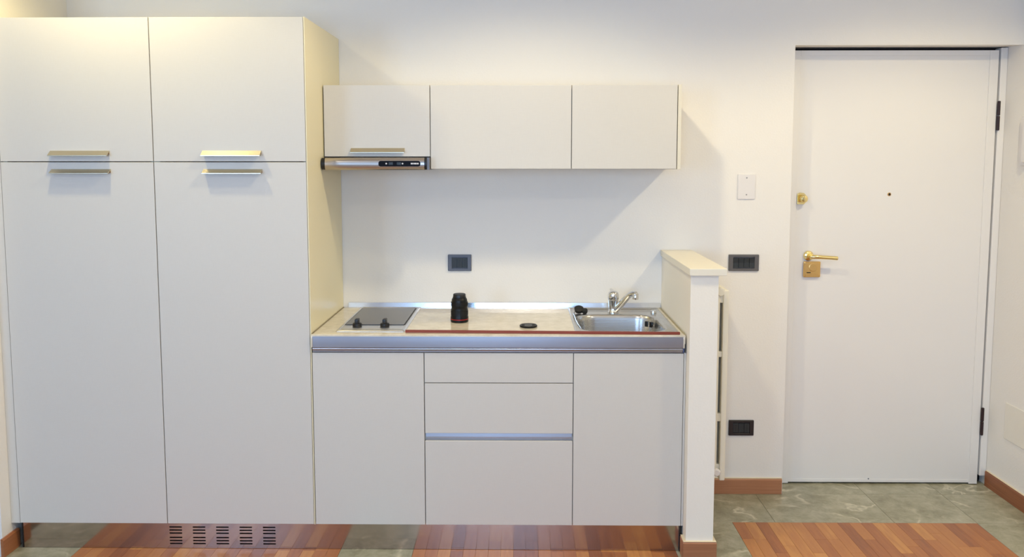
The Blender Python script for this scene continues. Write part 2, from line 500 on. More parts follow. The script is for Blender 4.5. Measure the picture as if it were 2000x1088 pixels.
# baseboards
BB, BT = 0.0765, 0.012
def skirting_profile(depth):  # (offset from wall, z)
    return [(0, 0.001), (depth, 0.001), (depth, BB-0.006), (depth-0.005, BB), (0, BB)]
bm = nb(); prism_x(bm, [(-d, z) for d, z in skirting_profile(BT)], HR+0.02, 2.086); struct('baseboard_back', bm, SKIRTX, smooth=False)
bm = nb(); prism_y(bm, [(XR-d, z) for d, z in skirting_profile(BT)], YREAR, 0.105); struct('baseboard_right', bm, SKIRTY, smooth=False)
bm = nb(); prism_y(bm, [(-1.25+d, z) for d, z in skirting_profile(BT)], -0.672, -0.565); struct('baseboard_left', bm, SKIRTY, smooth=False)
bm = nb(); prism_x(bm, [(HY-d, z) for d, z in skirting_profile(BT)], HL-BT, HR+BT)
b1 = struct('baseboard_half_wall', bm, SKIRTX, smooth=False)
bm = nb(); prism_y(bm, [(HL-d, z) for d, z in skirting_profile(BT)], HY, -0.60); obj('side_board', bm, SKIRTY, b1, smooth=False)
bm = nb(); prism_y(bm, [(HR+d, z) for d, z in skirting_profile(BT)], HY, -0.013); obj('side_board', bm, SKIRTY, b1, smooth=False)

SKIRT_TOP = simple('skirting_top_cream', (238, 222, 192), 0.6)  # thin cream strip along the skirting tops
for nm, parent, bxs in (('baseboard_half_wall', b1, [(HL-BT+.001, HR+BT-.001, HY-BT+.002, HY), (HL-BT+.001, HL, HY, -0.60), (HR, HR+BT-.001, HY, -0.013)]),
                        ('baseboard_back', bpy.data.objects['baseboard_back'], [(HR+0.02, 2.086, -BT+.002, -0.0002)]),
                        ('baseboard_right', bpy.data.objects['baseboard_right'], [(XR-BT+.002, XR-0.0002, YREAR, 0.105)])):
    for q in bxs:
        bm = nb(); box(bm, *q, BB+0.0002, BB+0.0016); obj('edge_line', bm, SKIRT_TOP, parent, smooth=False)

# ------------------------------------------------------------------ entrance door
DX0, DX1, DZ1 = 2.099, 3.0865, 2.1085
bm = nb(); box(bm, 2.0915, XR-0.0005, YD+0.052, 0.26, 0.001, 2.124); door = struct('door_1', bm, DARKGAP)
bm = nb(); box(bm, DX0, DX1, YD+0.003, YD+0.05, 0.009, DZ1, 0.001); leaf = obj('door_leaf', bm, DOORP, door)
def border(x0, x1, z0, z1):
    b = nb(); box(b, x0, x1, YD-0.0015, YD+0.003, z0, z1, 0.0012); obj('border_strip', b, DOORP, door)
border(DX0+0.0005, 2.158, 0.0035, DZ1-0.0005); border(3.045, DX1-0.0005, 0.0035, DZ1-0.0005); border(2.158, 3.045, 2.083, DZ1-0.0005)
bm = nb(); box(bm, 3.0950, XR-0.0005, YD-0.004, YD+0.05, 0.045, 2.12, 0.003); obj('frame_post', bm, DOORP, door)
bm = nb(); box(bm, 2.158, 3.045, YD+0.0008, YD+0.003, 0.009, 0.024, 0.0005); obj('bottom_rail', bm, DOORP, door)
# hinges
for z0, z1, x0 in ((1.733, 1.871, 3.0865), (0.252, 0.389, 3.0855)):
    zm = (z0+z1)/2
    for a, b_ in ((z0, zm-0.001), (zm+0.001, z1)):
        b = nb(); lathe(b, [(0.005, a), (0.0068, a+0.002), (0.0068, b_-0.002), (0.005, b_)], (x0+0.007, YD-0.008, 0), n=16)
        obj('hinge', b, HINGEM, door)
# screws
for x, z in ((2.1215, 1.236), (2.553, 0.027)):
    b = nb(); lathe(b, [(0.003, -0.0), (0.003, 0.0012), (0.0015, 0.0018)], (x, YD-0.0005, z), 'Y', 12); obj('screw', b, GREYPL, door)
# peephole
b = nb(); lathe(b, [(0.0085, 0), (0.0085, 0.002), (0.0065, 0.004), (0.0058, 0.004), (0.0055, 0.001)], (2.6, YD+0.003, 1.43), 'Y', 24, cap=False); ph = obj('peephole', b, BRASS_PLATE, door)
b = nb(); lathe(b, [(0.0055, 0), (0.0055, 0.002)], (2.6, YD+0.003, 1.43), 'Y', 20); obj('peephole_glass', b, BLACK, ph)
# upper lock: faceted rose and thumb turn
LX, LZc = 2.181, 1.4085
b = nb()
prof = [(x, z) for x, z in [(LX-.021, LZc-.026), (LX+.012, LZc-.026), (LX+.021, LZc-.012), (LX+.021, LZc+.016), (LX+.010, LZc+.028), (LX-.010, LZc+.030), (LX-.021, LZc+.024)]]
prism_y(b, prof, YD-0.006, YD-0.0015); bmesh.ops.bevel(b, geom=[e for e in b.edges if all(v.co.y < YD-.005 for v in e.verts)], offset=0.0015, segments=2, affect='EDGES')
rose = obj('lock_rose', b, BRASS, door)
b = nb(); lathe(b, [(0.012, 0.0), (0.011, 0.012), (0.015, 0.016), (0.019, 0.022), (0.019, 0.030), (0.014, 0.036), (0.006, 0.038)], (LX+0.001, YD-0.005, LZc+0.001), 'Y', 10); obj('thumb_turn', b, BRASS, rose)
# lever handle: round rose, neck, lever
HX, HZc = 2.222, 1.1345
b = nb(); lathe(b, [(0.024, 0.0), (0.024, 0.004), (0.020, 0.010), (0.012, 0.013), (0.0105, 0.040), (0.0115, 0.048)], (HX, YD-0.0015, HZc), 'Y', 28)
hd = obj('door_handle', b, BRASS, door)
b = nb(); tube(b, [(HX-0.009, YD-0.052, HZc+0.001), (HX, YD-0.055, HZc+0.001), (HX+0.03, YD-0.058, HZc), (HX+0.08, YD-0.058, HZc-0.003), (HX+0.118, YD-0.056, HZc-0.006), (HX+0.121, YD-0.056, HZc-0.006)], [0.006, 0.010, 0.0095, 0.009, 0.0095, 0.007], 20)
obj('lever', b, BRASS, hd)
# square security escutcheon with a keyhole
b = nb(); ex0, ex1, ez0, ez1 = 2.199, 2.279, 1.031, 1.107
rings = []
for g, y in ((0, YD-0.0015), (0, YD-0.010), (0.002, YD-0.012), (0.008, YD-0.0125)):
    rings.append([(x, y, z) for x, z in rrect((ex0+ex1)/2, (ez0+ez1)/2, (ex1-ex0)/2-g, (ez1-ez0)/2-g, 0.005, 4)])
fs = loops(b, rings, True, True); bmesh.ops.recalc_face_normals(b, faces=b.faces)
es = obj('escutcheon', b, BRASS_PLATE, door)
b = nb(); lathe(b, [(0.020, 0), (0.020, 0.0015), (0.018, 0.0022)], ((ex0+ex1)/2+0.004, YD-0.0125, (ez0+ez1)/2+0.010), 'Y', 32); obj('rotating_disc', b, BRASS_PLATE, es)
b = nb(); box(b, 2.213, 2.232, YD-0.0142, YD-0.0120, 1.0515, 1.0560, 0.0008); obj('keyhole', b, BLACK, es)

# ------------------------------------------------------------------ kitchen: tall units
YF = -0.6; DT = 0.018
XA, XB, XC = -1.2127, -0.6056, 0.0
ZT, ZS, ZB = 2.1461, 1.5874, 0.1127
def carcass(name, x0, x1, y0, z0, z1, parent, mat, top=True, mats=None, rail=True):
    b = nb(); t = 0.018
    box(b, x0, x0+t, y0, -0.002, z0, z1); box(b, x1-t, x1, y0, -0.002, z0, z1)
    box(b, x0+t, x1-t, y0, -0.002, z0, z0+t); box(b, x0+t, x1-t, -0.010, -0.002, z0+t, z1)
    if top: box(b, x0+t, x1-t, y0, -0.010, z1-t, z1)
    return obj(name, b, mat, parent, smooth=False)
G2 = 0.0016
def front(name, x0, x1, z0, z1, parent, y=YF, mat=LAMINATE):
    b = nb(); box(b, x0+G2, x1-G2, y, y+DT, z0+G2, z1-G2, 0.0010); return obj(name, b, mat, parent)
def bow_handle(x0, x1, zt, zb, parent, ysurf=YF, proj=0.026):
    """slanted lip handle: root on the door at the top, front edge lower and further out, ends cut on the skew"""
    t = 0.0022; sk = 0.0
    b = nb()
    prof = [(ysurf, zt), (ysurf-0.004, zt), (ysurf-proj, zb+0.003), (ysurf-proj, zb), (ysurf-proj+0.003, zb-0.0005), (ysurf-0.006, zt-0.0045), (ysurf-0.002, zt-0.014), (ysurf, zt-0.014)]
    prism_x(b, prof, x0, x1)
    return obj('handle', b, NICKEL, parent, smooth=False)
for k, (x0, x1, lab) in enumerate(((XA, XB, 'tall cream two-door cupboard at the far left of the kitchen'), (XB, XC, 'tall cream two-door cupboard next to the hob, above the vented plinth'))):
    t = thing('tall_cabinet', lab, 'cabinet', ((x0+x1)/2, -0.3, 0.0), 'tall cupboards')
    if k == 0: tall_left = t
    carcass('body', x0, x1-(0.0005 if k else 0), YF+DT+0.002, ZB, ZT, t, CREAM_WARM_LIT)
    if k == 1:      # finished end panel towards the worktop
        b = nb(); box(b, x1-0.004, x1, YF+0.0005, YF+DT+0.002, ZB, ZT, 0.0005); obj('end_panel_edge', b, CREAM_WARM_LIT, t)
    du = front('upper_door', x0, x1-(0.004 if k else 0), ZS, ZT, t)
    dl = front('lower_door', x0, x1-(0.004 if k else 0), ZB, ZS, t)
    hx0, hx1 = ((-1.0105, -0.7775), (-0.4105, -0.179))[k]
    bow_handle(hx0, hx1, 1.6305, 1.6095, du)
    bow_handle(hx0+0.002, hx1+0.002, 1.5585, 1.5410, dl)
b = nb(); box(b, -1.2495, XA-0.001, YF+0.002, YF+0.022, ZB, ZT, 0.0005)
obj('filler_panel', b, LAMINATE, tall_left, label='narrow filler strip against the left wall')

# plinth with vent slots
XP1 = 1.484
vx = [-0.6073 + 0.0965*i for i in range(5)]; vz = [0.0906, 0.0775, 0.0645, 0.0459, 0.0328, 0.0202]
ac = [XA]; [ac.extend((x, x+0.0515)) for x in vx]; ac.append(XP1)
bc = [0.0012]; [bc.extend((z-0.0027, z+0.0027)) for z in sorted(vz)]; bc.append(ZB-0.002)
holes = {(1+2*i, 1+2*j) for i in range(5) for j in range(6)}
pl = thing('plinth', 'brushed metal plinth under all the kitchen units, reflecting the floor', 'plinth', (0.13, -0.58, 0.0))
b = nb(); plate(b, ac, bc, holes, -0.581, -0.5785, 'Y'); obj('kickboard', b, PLINTHM, pl, smooth=False, label='shiny kickboard with five blocks of vent slots')
b = nb(); box(b, XA, XP1, -0.5785, -0.574, 0.0012, 0.007); obj('floor_seal', b, DARKGAP, pl)
b = nb(); box(b, -0.62, -0.12, -0.560, -0.555, 0.004, 0.108); obj('vent_backing', b, DARKGAP, pl)
b = nb(); box(b, XP1, XP1+0.006, -0.590, -0.56, 0.002, ZB-0.002); obj('end_clip', b, BLACK, pl)
b = nb(); box(b, XA-0.004, XA-0.0005, -0.584, -0.56, 0.002, ZB-0.002); obj('end_clip', b, BLACK, pl)

# ------------------------------------------------------------------ base units
X0, X1, X2, X3 = 0.0012, 0.4505, 1.0477, 1.488
ZD = 0.8275
t = thing('base_cabinet', 'low cream single-door unit under the hob, left of the drawers', 'cabinet', ((X0+X1)/2, -0.3, 0), 'base units')
carcass('body', X0, X1-0.0003, YF+DT+0.002, ZB, 0.829, t, CARCASS, top=False); front('door', X0, X1, ZB, ZD, t)
t = thing('drawer_cabinet', 'low cream drawer unit in the middle with a metal grip channel', 'cabinet', ((X1+X2)/2, -0.3, 0))
carcass('body', X1, X2-0.0003, YF+DT+0.002, ZB, 0.829, t, CARCASS, top=False)
front('fascia_panel', X1, X2, 0.7037, ZD, t); front('upper_drawer', X1, X2, 0.4955, 0.7037, t); front('lower_drawer', X1, X2, ZB, 0.4665, t)
b = nb(); prism_x(b, [(YF+0.005, 0.4955), (YF+0.003, 0.482), (YF+0.018, 0.4765), (YF+0.018, 0.462), (YF+0.022, 0.462), (YF+0.022, 0.4990), (YF+0.018, 0.4990)], X1+0.004, X2-0.004)
obj('grip_channel', b, EDGEM, t, smooth=False, label='brushed metal grip channel between the two drawers')
t = thing('base_cabinet', 'low cream single-door unit under the sink, beside the half-height wall', 'cabinet', ((X2+X3)/2, -0.3, 0), 'base units')
carcass('body', X2, X3, YF+DT+0.002, ZB, 0.829, t, CARCASS, top=False); front('door', X2, X3, ZB, ZD, t)

b = nb(); box(b, X3+0.0008, HL-0.0008, YF+0.004, YF+0.022, ZB, ZD, 0.0004)
obj('filler_strip', b, LAMINATE, t)

# ------------------------------------------------------------------ worktop
ZW = 0.900
t = thing('worktop', 'cream worktop with a brushed metal front edge between tall cupboard and half wall', 'worktop', (0.75, -0.3, 0.84))
CX0, CX1, CY0, CY1 = 1.076, 1.444, -0.552, -0.172      # cut-out for the bowl
b = nb(); plate(b, [X0, CX0, CX1, X3+0.003], [-0.606, CY0, CY1, -0.002], {(1, 1)}, 0.866, ZW, 'Z')
obj('slab', b, WORKTOP, t, smooth=False)
b = nb(); prism_x(b, [(-0.607, 0.8945), (-0.6035, ZW-0.0005), (-0.600, ZW+0.0012), (-0.597, ZW+0.0012), (-0.597, ZW), (-0.6055, 0.888)], X0, X3+0.003)
obj('front_lip', b, WORKTOP, t)
b = nb()
prism_x(b, [(-0.6072, 0.8945), (-0.6078, 0.884), (-0.6084, 0.872), (-0.6088, 0.860), (-0.6090, 0.8495), (-0.590, 0.8490), (-0.590, 0.8945)], X0+0.006, X3-0.006)
obj('metal_edge', b, EDGEM, t, ang=50)
b = nb()
prism_x(b, [(-0.602, 0.8485), (-0.604, 0.846), (-0.6055, 0.8425), (-0.6045, 0.839), (-0.600, 0.8355), (-0.600, 0.8295), (-0.580, 0.8295), (-0.580, 0.8485)], X0+0.004, X3-0.006)
obj('lower_profile', b, EDGEM, t, ang=50)
for xx in (X0, X3-0.0055):
    b = nb(); box(b, xx, xx+0.0055, -0.6105, -0.59, 0.8495, 0.8945, 0.0008); obj('edge_cap', b, WORKTOP, t)
b = nb(); box(b, X3-0.0055, X3, -0.606, -0.585, 0.830, 0.8485, 0.0008); obj('profile_cap', b, simple('blue_grey_cap', (84, 92, 128), 0.5), t)
b = nb(); prism_x(b, [(-0.002, ZW), (-0.0115, ZW), (-0.0115, ZW+0.003), (-0.0075, ZW+0.0235), (-0.004, ZW+0.0255), (-0.002, ZW+0.0255)], 0.026, X3+0.004)
obj('splash_strip', b, ALU, t, smooth=False, label='thin aluminium upstand along the wall')
b = nb(); box(b, X0, X0+0.0015, -0.598, -0.003, ZW, ZW+0.0035); obj('edge_line', b, simple('sealant', (150, 138, 110), 0.7), t)
b = nb(); box(b, X3+0.0015, X3+0.0035, -0.598, -0.003, ZW, ZW+0.0035); obj('edge_line', b, simple('sealant_right', (176, 166, 136), 0.7), t)

# loose red-brown strip lying along the front edge
b = nb()
ya, yb = -0.566, -0.594
v = []
for x, y in ((0.372, ya), (1.4715, yb)):
    for dy, dz in ((0, 0.0005), (0, 0.0105), (0.009, 0.0105), (0.009, 0.0005)): v.append(b.verts.new((x, y+dy, ZW+dz+0.0007)))
for q in ((0,1,2,3), (4,7,6,5), (0,4,5,1), (1,5,6,2), (2,6,7,3), (3,7,4,0)): b.faces.new([v[i] for i in q])
bmesh.ops.recalc_face_normals(b, faces=b.faces)
o = obj('edge_strip', b, REDSTRIP, None, (0.92, -0.58, ZW), smooth=False); o['label'] = 'thin red-brown strip lying along the front of the worktop'; o['category'] = 'strip'

# ------------------------------------------------------------------ hob
t = thing('hob', 'two-zone glass hob with steel frame and black knobs', 'hob', (0.227, -0.287, ZW))
HX0, HX1, HY0, HY1 = 0.0865, 0.3675, -0.550, -0.022
GX0, GX1, GY0, GY1 = 0.104, 0.349, -0.440, -0.060
def ring_rect(x0, x1, y0, y1, z, r, k=4): return [(x, y, z) for x, y in rrect((x0+x1)/2, (y0+y1)/2, (x1-x0)/2, (y1-y0)/2, r, k)]
b = nb()
loops(b, [ring_rect(HX0, HX1, HY0, HY1, ZW+0.0006, 0.006), ring_rect(HX0, HX1, HY0, HY1, ZW+0.002, 0.006), ring_rect(HX0+.005, HX1-.005, HY0+.005, HY1-.005, ZW+0.0065, 0.005),
          ring_rect(HX0+.011, HX1-.011, HY0+.016, HY1-.012, ZW+0.0065, 0.004), ring_rect(HX0+.013, HX1-.013, HY0+.019, HY1-.014, ZW+0.0045, 0.004),
          ring_rect(HX0+.0145, HX1-.0145, HY0+.032, HY1-.016, ZW+0.0045, 0.004), ring_rect(HX0+.015, HX1-.015, HY0+.034, HY1-.018, ZW+0.006, 0.004)], True, True)
bmesh.ops.recalc_face_normals(b, faces=b.faces)
obj('steel_frame', b, brushed('hob_steel', (226, 227, 230), 0.30), t)
b = nb()
loops(b, [ring_rect(GX0, GX1, GY0, GY1, ZW+0.0062, 0.003), ring_rect(GX0, GX1, GY0, GY1, ZW+0.0085, 0.003), ring_rect(GX0+.001, GX1-.001, GY0+.001, GY1-.001, ZW+0.009, 0.003)], True, True)
bmesh.ops.recalc_face_normals(b, faces=b.faces)
gl = obj('glass_plate', b, HOBGLASS, t)
b = nb()
loops(b, [ring_rect(GX0-.004, GX1+.004, GY0-.002, GY1+.005, ZW+0.0061, 0.004), ring_rect(GX0-.004, GX1+.004, GY0-.002, GY1+.005, ZW+0.0068, 0.004)], True, True)
bmesh.ops.recalc_face_normals(b, faces=b.faces)
obj('seal', b, RUBBER, t)
for x in (0.157, 0.272):
    b = nb()
    lathe(b, [(0.0182, 0.0), (0.0195, 0.003), (0.0188, 0.011), (0.0150, 0.014)], (x, -0.462, ZW+0.0062), n=28)
    box(b, x-0.0075, x+0.0075, -0.480, -0.444, ZW+0.0185, ZW+0.038, 0.0035)
    obj('knob', b, BLACK, t)

# ------------------------------------------------------------------ sink
t = thing('sink', 'square stainless steel sink with a rounded bowl, right end of worktop', 'sink', (1.265, -0.3, ZW))
SX0, SX1, SY0, SY1 = 1.0585, 1.4765, -0.580, -0.018
bcx, bcy, bhx, bhy = 1.2600, -0.363, 0.1755, 0.1800
def ring(cx, cy, hx, hy, r, z, k=12): return [(x, y, z) for x, y in rrect(cx, cy, hx, hy, r, k)]
scx, scy, shx, shy = (SX0+SX1)/2, (SY0+SY1)/2, (SX1-SX0)/2, (SY1-SY0)/2
b = nb()
R = [ring(scx, scy, shx, shy, 0.008, ZW+0.0006), ring(scx, scy, shx, shy, 0.008, ZW+0.0020), ring(scx, scy, shx-.003, shy-.003, 0.008, ZW+0.0050), ring(scx, scy, shx-.009, shy-.009, 0.008, ZW+0.0055),
     ring(scx, scy, shx-.014, shy-.014, 0.010, ZW+0.0030),
     ring(bcx, bcy, bhx+.008, bhy+.008, 0.090, ZW+0.0030), ring(bcx, bcy, bhx+.003, bhy+.003, 0.088, ZW+0.0022), ring(bcx, bcy, bhx-.002, bhy-.002, 0.085, ZW-0.004),
     ring(bcx, bcy, bhx-.005, bhy-.005, 0.083, ZW-0.02), ring(bcx, bcy, bhx-.012, bhy-.012, 0.078, ZW-0.11), ring(bcx, bcy, bhx-.020, bhy-.020, 0.072, ZW-0.135), ring(bcx, bcy, bhx-.042, bhy-.042, 0.055, ZW-0.148), ring(bcx, bcy, 0.03, 0.03, 0.029, ZW-0.150)]
loops(b, R, True, False)
bmesh.ops.recalc_face_normals(b, faces=b.faces)
sb_ = obj('basin', b, STEEL, t, ang=60)
b = nb()
for y0, y1, z in ((-0.062, -0.044, 0.0065), (-0.100, -0.084, 0.0055)):
    prism_x(b, [(y0, ZW+0.0028), (y0+.004, ZW+z), (y1-.004, ZW+z), (y1, ZW+0.0028)], SX0+0.045, SX1-0.035)
obj('ledge_rib', b, STEEL, t, smooth=False)
b = nb(); lathe(b, [(0.030, 0.0), (0.030, 0.002), (0.022, 0.003), (0.018, -0.002)], (bcx, bcy, ZW-0.150), n=32); obj('drain', b, CHROME, t)
ccx, ccy, crr = bcx+bhx-0.006-0.083, bcy+bhy-0.006-0.083, 0.0822
for a in (54, 49, 36, 31):
    b = nb(); box(b, crr-0.005, crr+0.0015, -0.0024, 0.0024, ZW-0.046, ZW-0.022, 0.0012)
    bmesh.ops.rotate(b, verts=b.verts, matrix=Matrix.Rotation(math.radians(a), 3, 'Z')); bmesh.ops.translate(b, verts=b.verts, vec=(ccx, ccy, 0))
    obj('overflow_slot', b, BLACK, t)
b = nb(); lathe(b, [(0.0135, 0.0), (0.0135, 0.006), (0.012, 0.012), (0.005, 0.014)], (1.437, -0.150, ZW+0.003), n=24); obj('drain_button', b, CHROME, t)

# rubber plug lying at the back left corner, on its chain
t = thing('sink_plug', 'black rubber plug lying at the back left corner of the sink', 'plug', (1.10, -0.145, ZW+0.005))
b = nb()
prf = [(0.010, 0.0), (0.018, 0.004), (0.0205, 0.012), (0.021, 0.020), (0.014, 0.024), (0.006, 0.025)]
lathe(b, prf, (0, 0, 0), n=28)
bmesh.ops.rotate(b, verts=b.verts, matrix=Matrix.Rotation(math.radians(30), 3, 'X')); bmesh.ops.translate(b, verts=b.verts, vec=(1.1000, -0.150, ZW+0.0095))
b2 = nb(); lathe(b2, [(0.010, -0.012), (0.0125, -0.008), (0.0125, 0.006), (0.009, 0.010)], (0, 0, 0), 'X', 20)
bmesh.ops.rotate(b2, verts=b2.verts, matrix=Matrix.Rotation(-0.35, 3, 'Z')); bmesh.ops.translate(b2, verts=b2.verts, vec=(1.1270, -0.165, ZW+0.0158)); merge(b, b2)
obj('stopper', b, RUBBER, t)
b = nb()
pts = [(1.082, -0.152, 0.910), (1.0745, -0.18, 0.9055), (1.076, -0.24, 0.905), (1.0755, -0.32, 0.905), (1.078, -0.40, 0.905), (1.083, -0.46, 0.905), (1.089, -0.49, 0.898)]
NB = 60
for i in range(NB):
    f = i/(NB-1)*(len(pts)-1); k = min(int(f), len(pts)-2); p = Vector(pts[k]).lerp(Vector(pts[k+1]), f-k)
    bmesh.ops.create_icosphere(b, subdivisions=1, radius=0.0021, matrix=Matrix.Translation(p))
obj('ball_chain', b, CHROME, t)

# ------------------------------------------------------------------ tap
t = thing('tap', 'chrome single-lever mixer tap behind the sink bowl', 'tap', (1.258, -0.138, ZW+0.003))
TX, TY, TZ = 1.2575, -0.135, ZW+0.003
b = nb(); lathe(b, [(0.026, 0.0), (0.026, 0.004), (0.0225, 0.008), (0.0205, 0.020), (0.0215, 0.045), (0.0235, 0.058)], (TX, TY, TZ), n=36); obj('body', b, CHROME, t)
b = nb(); lathe(b, [(0.0228, 0.060), (0.0250, 0.064), (0.0250, 0.082), (0.0222, 0.092), (0.015, 0.0985), (0.006, 0.1005)], (TX, TY, TZ), n=36)
tube(b, [(TX, TY+0.002, TZ+0.090), (TX-0.002, TY+0.022, TZ+0.094), (TX-0.004, TY+0.060, TZ+0.098)], [0.012, 0.010, 0.007], 16, 0.5)
obj('lever', b, CHROME, t)
b = nb()
tube(b, [(TX+0.010, TY-0.008, TZ+0.014), (TX+0.026, TY-0.022, TZ+0.034), (TX+0.046, TY-0.040, TZ+0.064), (TX+0.060, TY-0.054, TZ+0.085), (TX+0.068, TY-0.064, TZ+0.094), (TX+0.078, TY-0.076, TZ+0.099), (TX+0.089, TY-0.087, TZ+0.099)],
     [0.0155, 0.0150, 0.0140, 0.0130, 0.0125, 0.0125, 0.0130], 20)
sp = obj('spout', b, CHROME, t)
b = nb(); lathe(b, [(0.009, -0.020), (0.0130, -0.019), (0.0138, 0.004), (0.010, 0.010)], (TX+0.088, TY-0.086, TZ+0.095), n=24); obj('aerator', b, CHROME, sp)

# ------------------------------------------------------------------ camera lens and cap
t = thing('camera_lens', 'black zoom lens with a red ring, upright on the worktop', 'lens', (0.5735, -0.335, ZW+0.0006))
c = (0.5735, -0.335, ZW+0.0006)
b = nb(); lathe(b, [(0.0365, 0.0), (0.0382, 0.002), (0.0385, 0.010), (0.0385, 0.0115), (0.0385, 0.0145), (0.0384, 0.022), (0.0370, 0.026), (0.0362, 0.050), (0.0362, 0.056), (0.0345, 0.0585), (0.0345, 0.062), (0.0356, 0.065), (0.0350, 0.084), (0.0335, 0.093), (0.0325, 0.099), (0.0292, 0.103), (0.0285, 0.108)], c, n=56)
obj('barrel', b, LENSBLK, t)
b = nb(); lathe(b, [(0.0383, 0.0112), (0.0389, 0.0114), (0.0389, 0.0146), (0.0383, 0.0148)], c, n=56, cap=False); obj('red_ring', b, REDM, t)
for z0, z1, r in ((0.030, 0.050, 0.0362), (0.070, 0.086, 0.0352)):
    b = nb()
    for i in range(48):
        a = 2*math.pi*i/48; bb = nb(); box(bb, r-0.001, r+0.0009, -0.0013, 0.0013, z0, z1)
        bmesh.ops.rotate(bb, verts=bb.verts, matrix=Matrix.Rotation(a, 3, 'Z')); bmesh.ops.translate(bb, verts=bb.verts, vec=c); merge(b, bb)
    obj('grip_ring', b, LENSGRIP, t, smooth=False)
b = nb(); lathe(b, [(0.0275, 0.1075), (0.0270, 0.118), (0.0255, 0.1205), (0.022, 0.1195)], c, n=48); obj('rear_cap', b, BLACK, t)
t = thing('lens_cap', 'flat round black lens cap lying on the worktop near the red-brown strip', 'lens cap', (0.8695, -0.440, ZW+0.0006))
c = (0.8695, -0.440, ZW+0.0006)
b = nb(); lathe(b, [(0.0340, 0.0), (0.0365, 0.0015), (0.0368, 0.0060), (0.0352, 0.0078), (0.0325, 0.0080), (0.0315, 0.0070), (0.010, 0.0068)], c, n=56); obj('disc', b, LENSBLK, t)
for s in (-1, 1):
    b = nb(); box(b, c[0]+s*0.022-0.006, c[0]+s*0.022+0.006, c[1]-0.010, c[1]+0.010, c[2]+0.0068, c[2]+0.0082, 0.0005); obj('pinch_grip', b, LENSGRIP, t)

# ------------------------------------------------------------------ wall units and hood
YW = -0.3335; W0, W1, W2, W3, W4 = 0.0028, 0.4538, 1.0508, 1.4962, 1.5118
WT_, WB, HBZ = 1.9097, 1.5551, 1.6075
t = thing('wall_cabinet', 'cream wall unit with a grip handle above the extractor hood', 'cabinet', ((W0+W1)/2, -0.16, HBZ), 'wall units')
carcass('body', W0, W1-0.0003, YW+DT+0.002, HBZ, WT_, t, CARCASS)
d = front('door', W0, W1, HBZ, WT_, t, YW)
bow_handle(0.1175, 0.3450, 1.6445, 1.6240, d, YW, 0.024)
t = thing('wall_cabinet', 'wide cream handleless wall unit in the middle of the three', 'cabinet', ((W1+W2)/2, -0.16, WB), 'wall units')
carcass('body', W1, W2-0.0003, YW+DT+0.002, WB, WT_, t, CARCASS); front('door', W1, W2, WB, WT_, t, YW)
t = thing('wall_cabinet', 'cream handleless wall unit at the right end, with end panel', 'cabinet', ((W2+W4)/2, -0.16, WB), 'wall units')
carcass('body', W2, W3-0.0003, YW+DT+0.002, WB, WT_, t, CARCASS); front('door', W2, W3, WB, WT_, t, YW)
b = nb(); box(b, W3+0.0018, W4, YW, -0.002, WB, WT_, 0.0008); obj('end_panel', b, simple('end_panel_laminate', (232, 225, 206), 0.42), t)

t = thing('extractor_hood', 'slim stainless telescopic hood with black end caps under the left wall unit', 'hood', (0.225, -0.2, 1.552))
def hood_prof(g):
    z0, z1, yf = 1.5525+g, 1.6035-g, -0.392+g
    return [(-0.02, z0), (yf+0.012, z0), (yf+0.005, z0+0.005), (yf+0.0015, z0+0.013), (yf, (z0+z1)/2), (yf+0.0015, z1-0.013), (yf+0.005, z1-0.005), (yf+0.012, z1), (-0.02, z1)]
b = nb(); prism_x(b, hood_prof(0), 0.018, 0.434); obj('visor', b, brushed('hood_steel', (196, 188, 182), 0.24), t, ang=50)
def hood_cap(x0, x1, flat=False):
    b = nb(); g = 0.0012
    prism_x(b, hood_prof(g), x0, x1)
    o = obj('end_cap', b, BLACK, t, ang=50)
hood_cap(0.003, 0.018); hood_cap(0.434, 0.4435)
b = nb(); prism_x(b, [(-0.02, 1.553), (-0.378, 1.553), (-0.378, 1.604), (-0.02, 1.604)], 0.4438, 0.4535); obj('side_bracket', b, simple('grey_bracket', (120, 116, 116), 0.45, 0.7), t)
# control panel: a black lozenge on the visor
px0, px1, pz0, pz1 = 0.243, 0.418, 1.5670, 1.5905
b = nb()
def pan(g, y): return [(x, y, z) for x, z in rrect((px0+px1)/2, (pz0+pz1)/2, (px1-px0)/2-g, (pz1-pz0)/2-g, 0.0095-g, 6)]
loops(b, [pan(0, -0.389), pan(0, -0.3935), pan(0.001, -0.3945)], True, True); bmesh.ops.recalc_face_normals(b, faces=b.faces)
pm = simple('panel_black', (12, 14, 24), 0.5); pm.node_tree.nodes['Principled BSDF'].inputs['Specular IOR Level'].default_value = 0.12
cp = obj('control_panel', b, pm, t)
for x in (0.2760, 0.3440):
    b = nb(); lathe(b, [(0.0034, 0), (0.0034, 0.0012), (0.0022, 0.0018)], (x, -0.3943, 1.5790), 'Y', 16); obj('indicator', b, WHITEINK, cp)
for x in (0.286, 0.320):
    b = nb(); box(b, x, x+0.018, -0.3958, -0.3940, 1.5730, 1.5850, 0.0008); obj('slide_switch', b, simple('switch_grey', (44, 54, 64), 0.4), cp)
b = nb()
for k_, wd in enumerate((0.0055, 0.0048, 0.0062, 0.0050, 0.0062)):
    box(b, 0.3785 + k_*0.0066, 0.3785 + k_*0.0066 + wd, -0.3950, -0.3944, 1.5762, 1.5822)
obj('lettering', b, WHITEINK, cp, smooth=False)

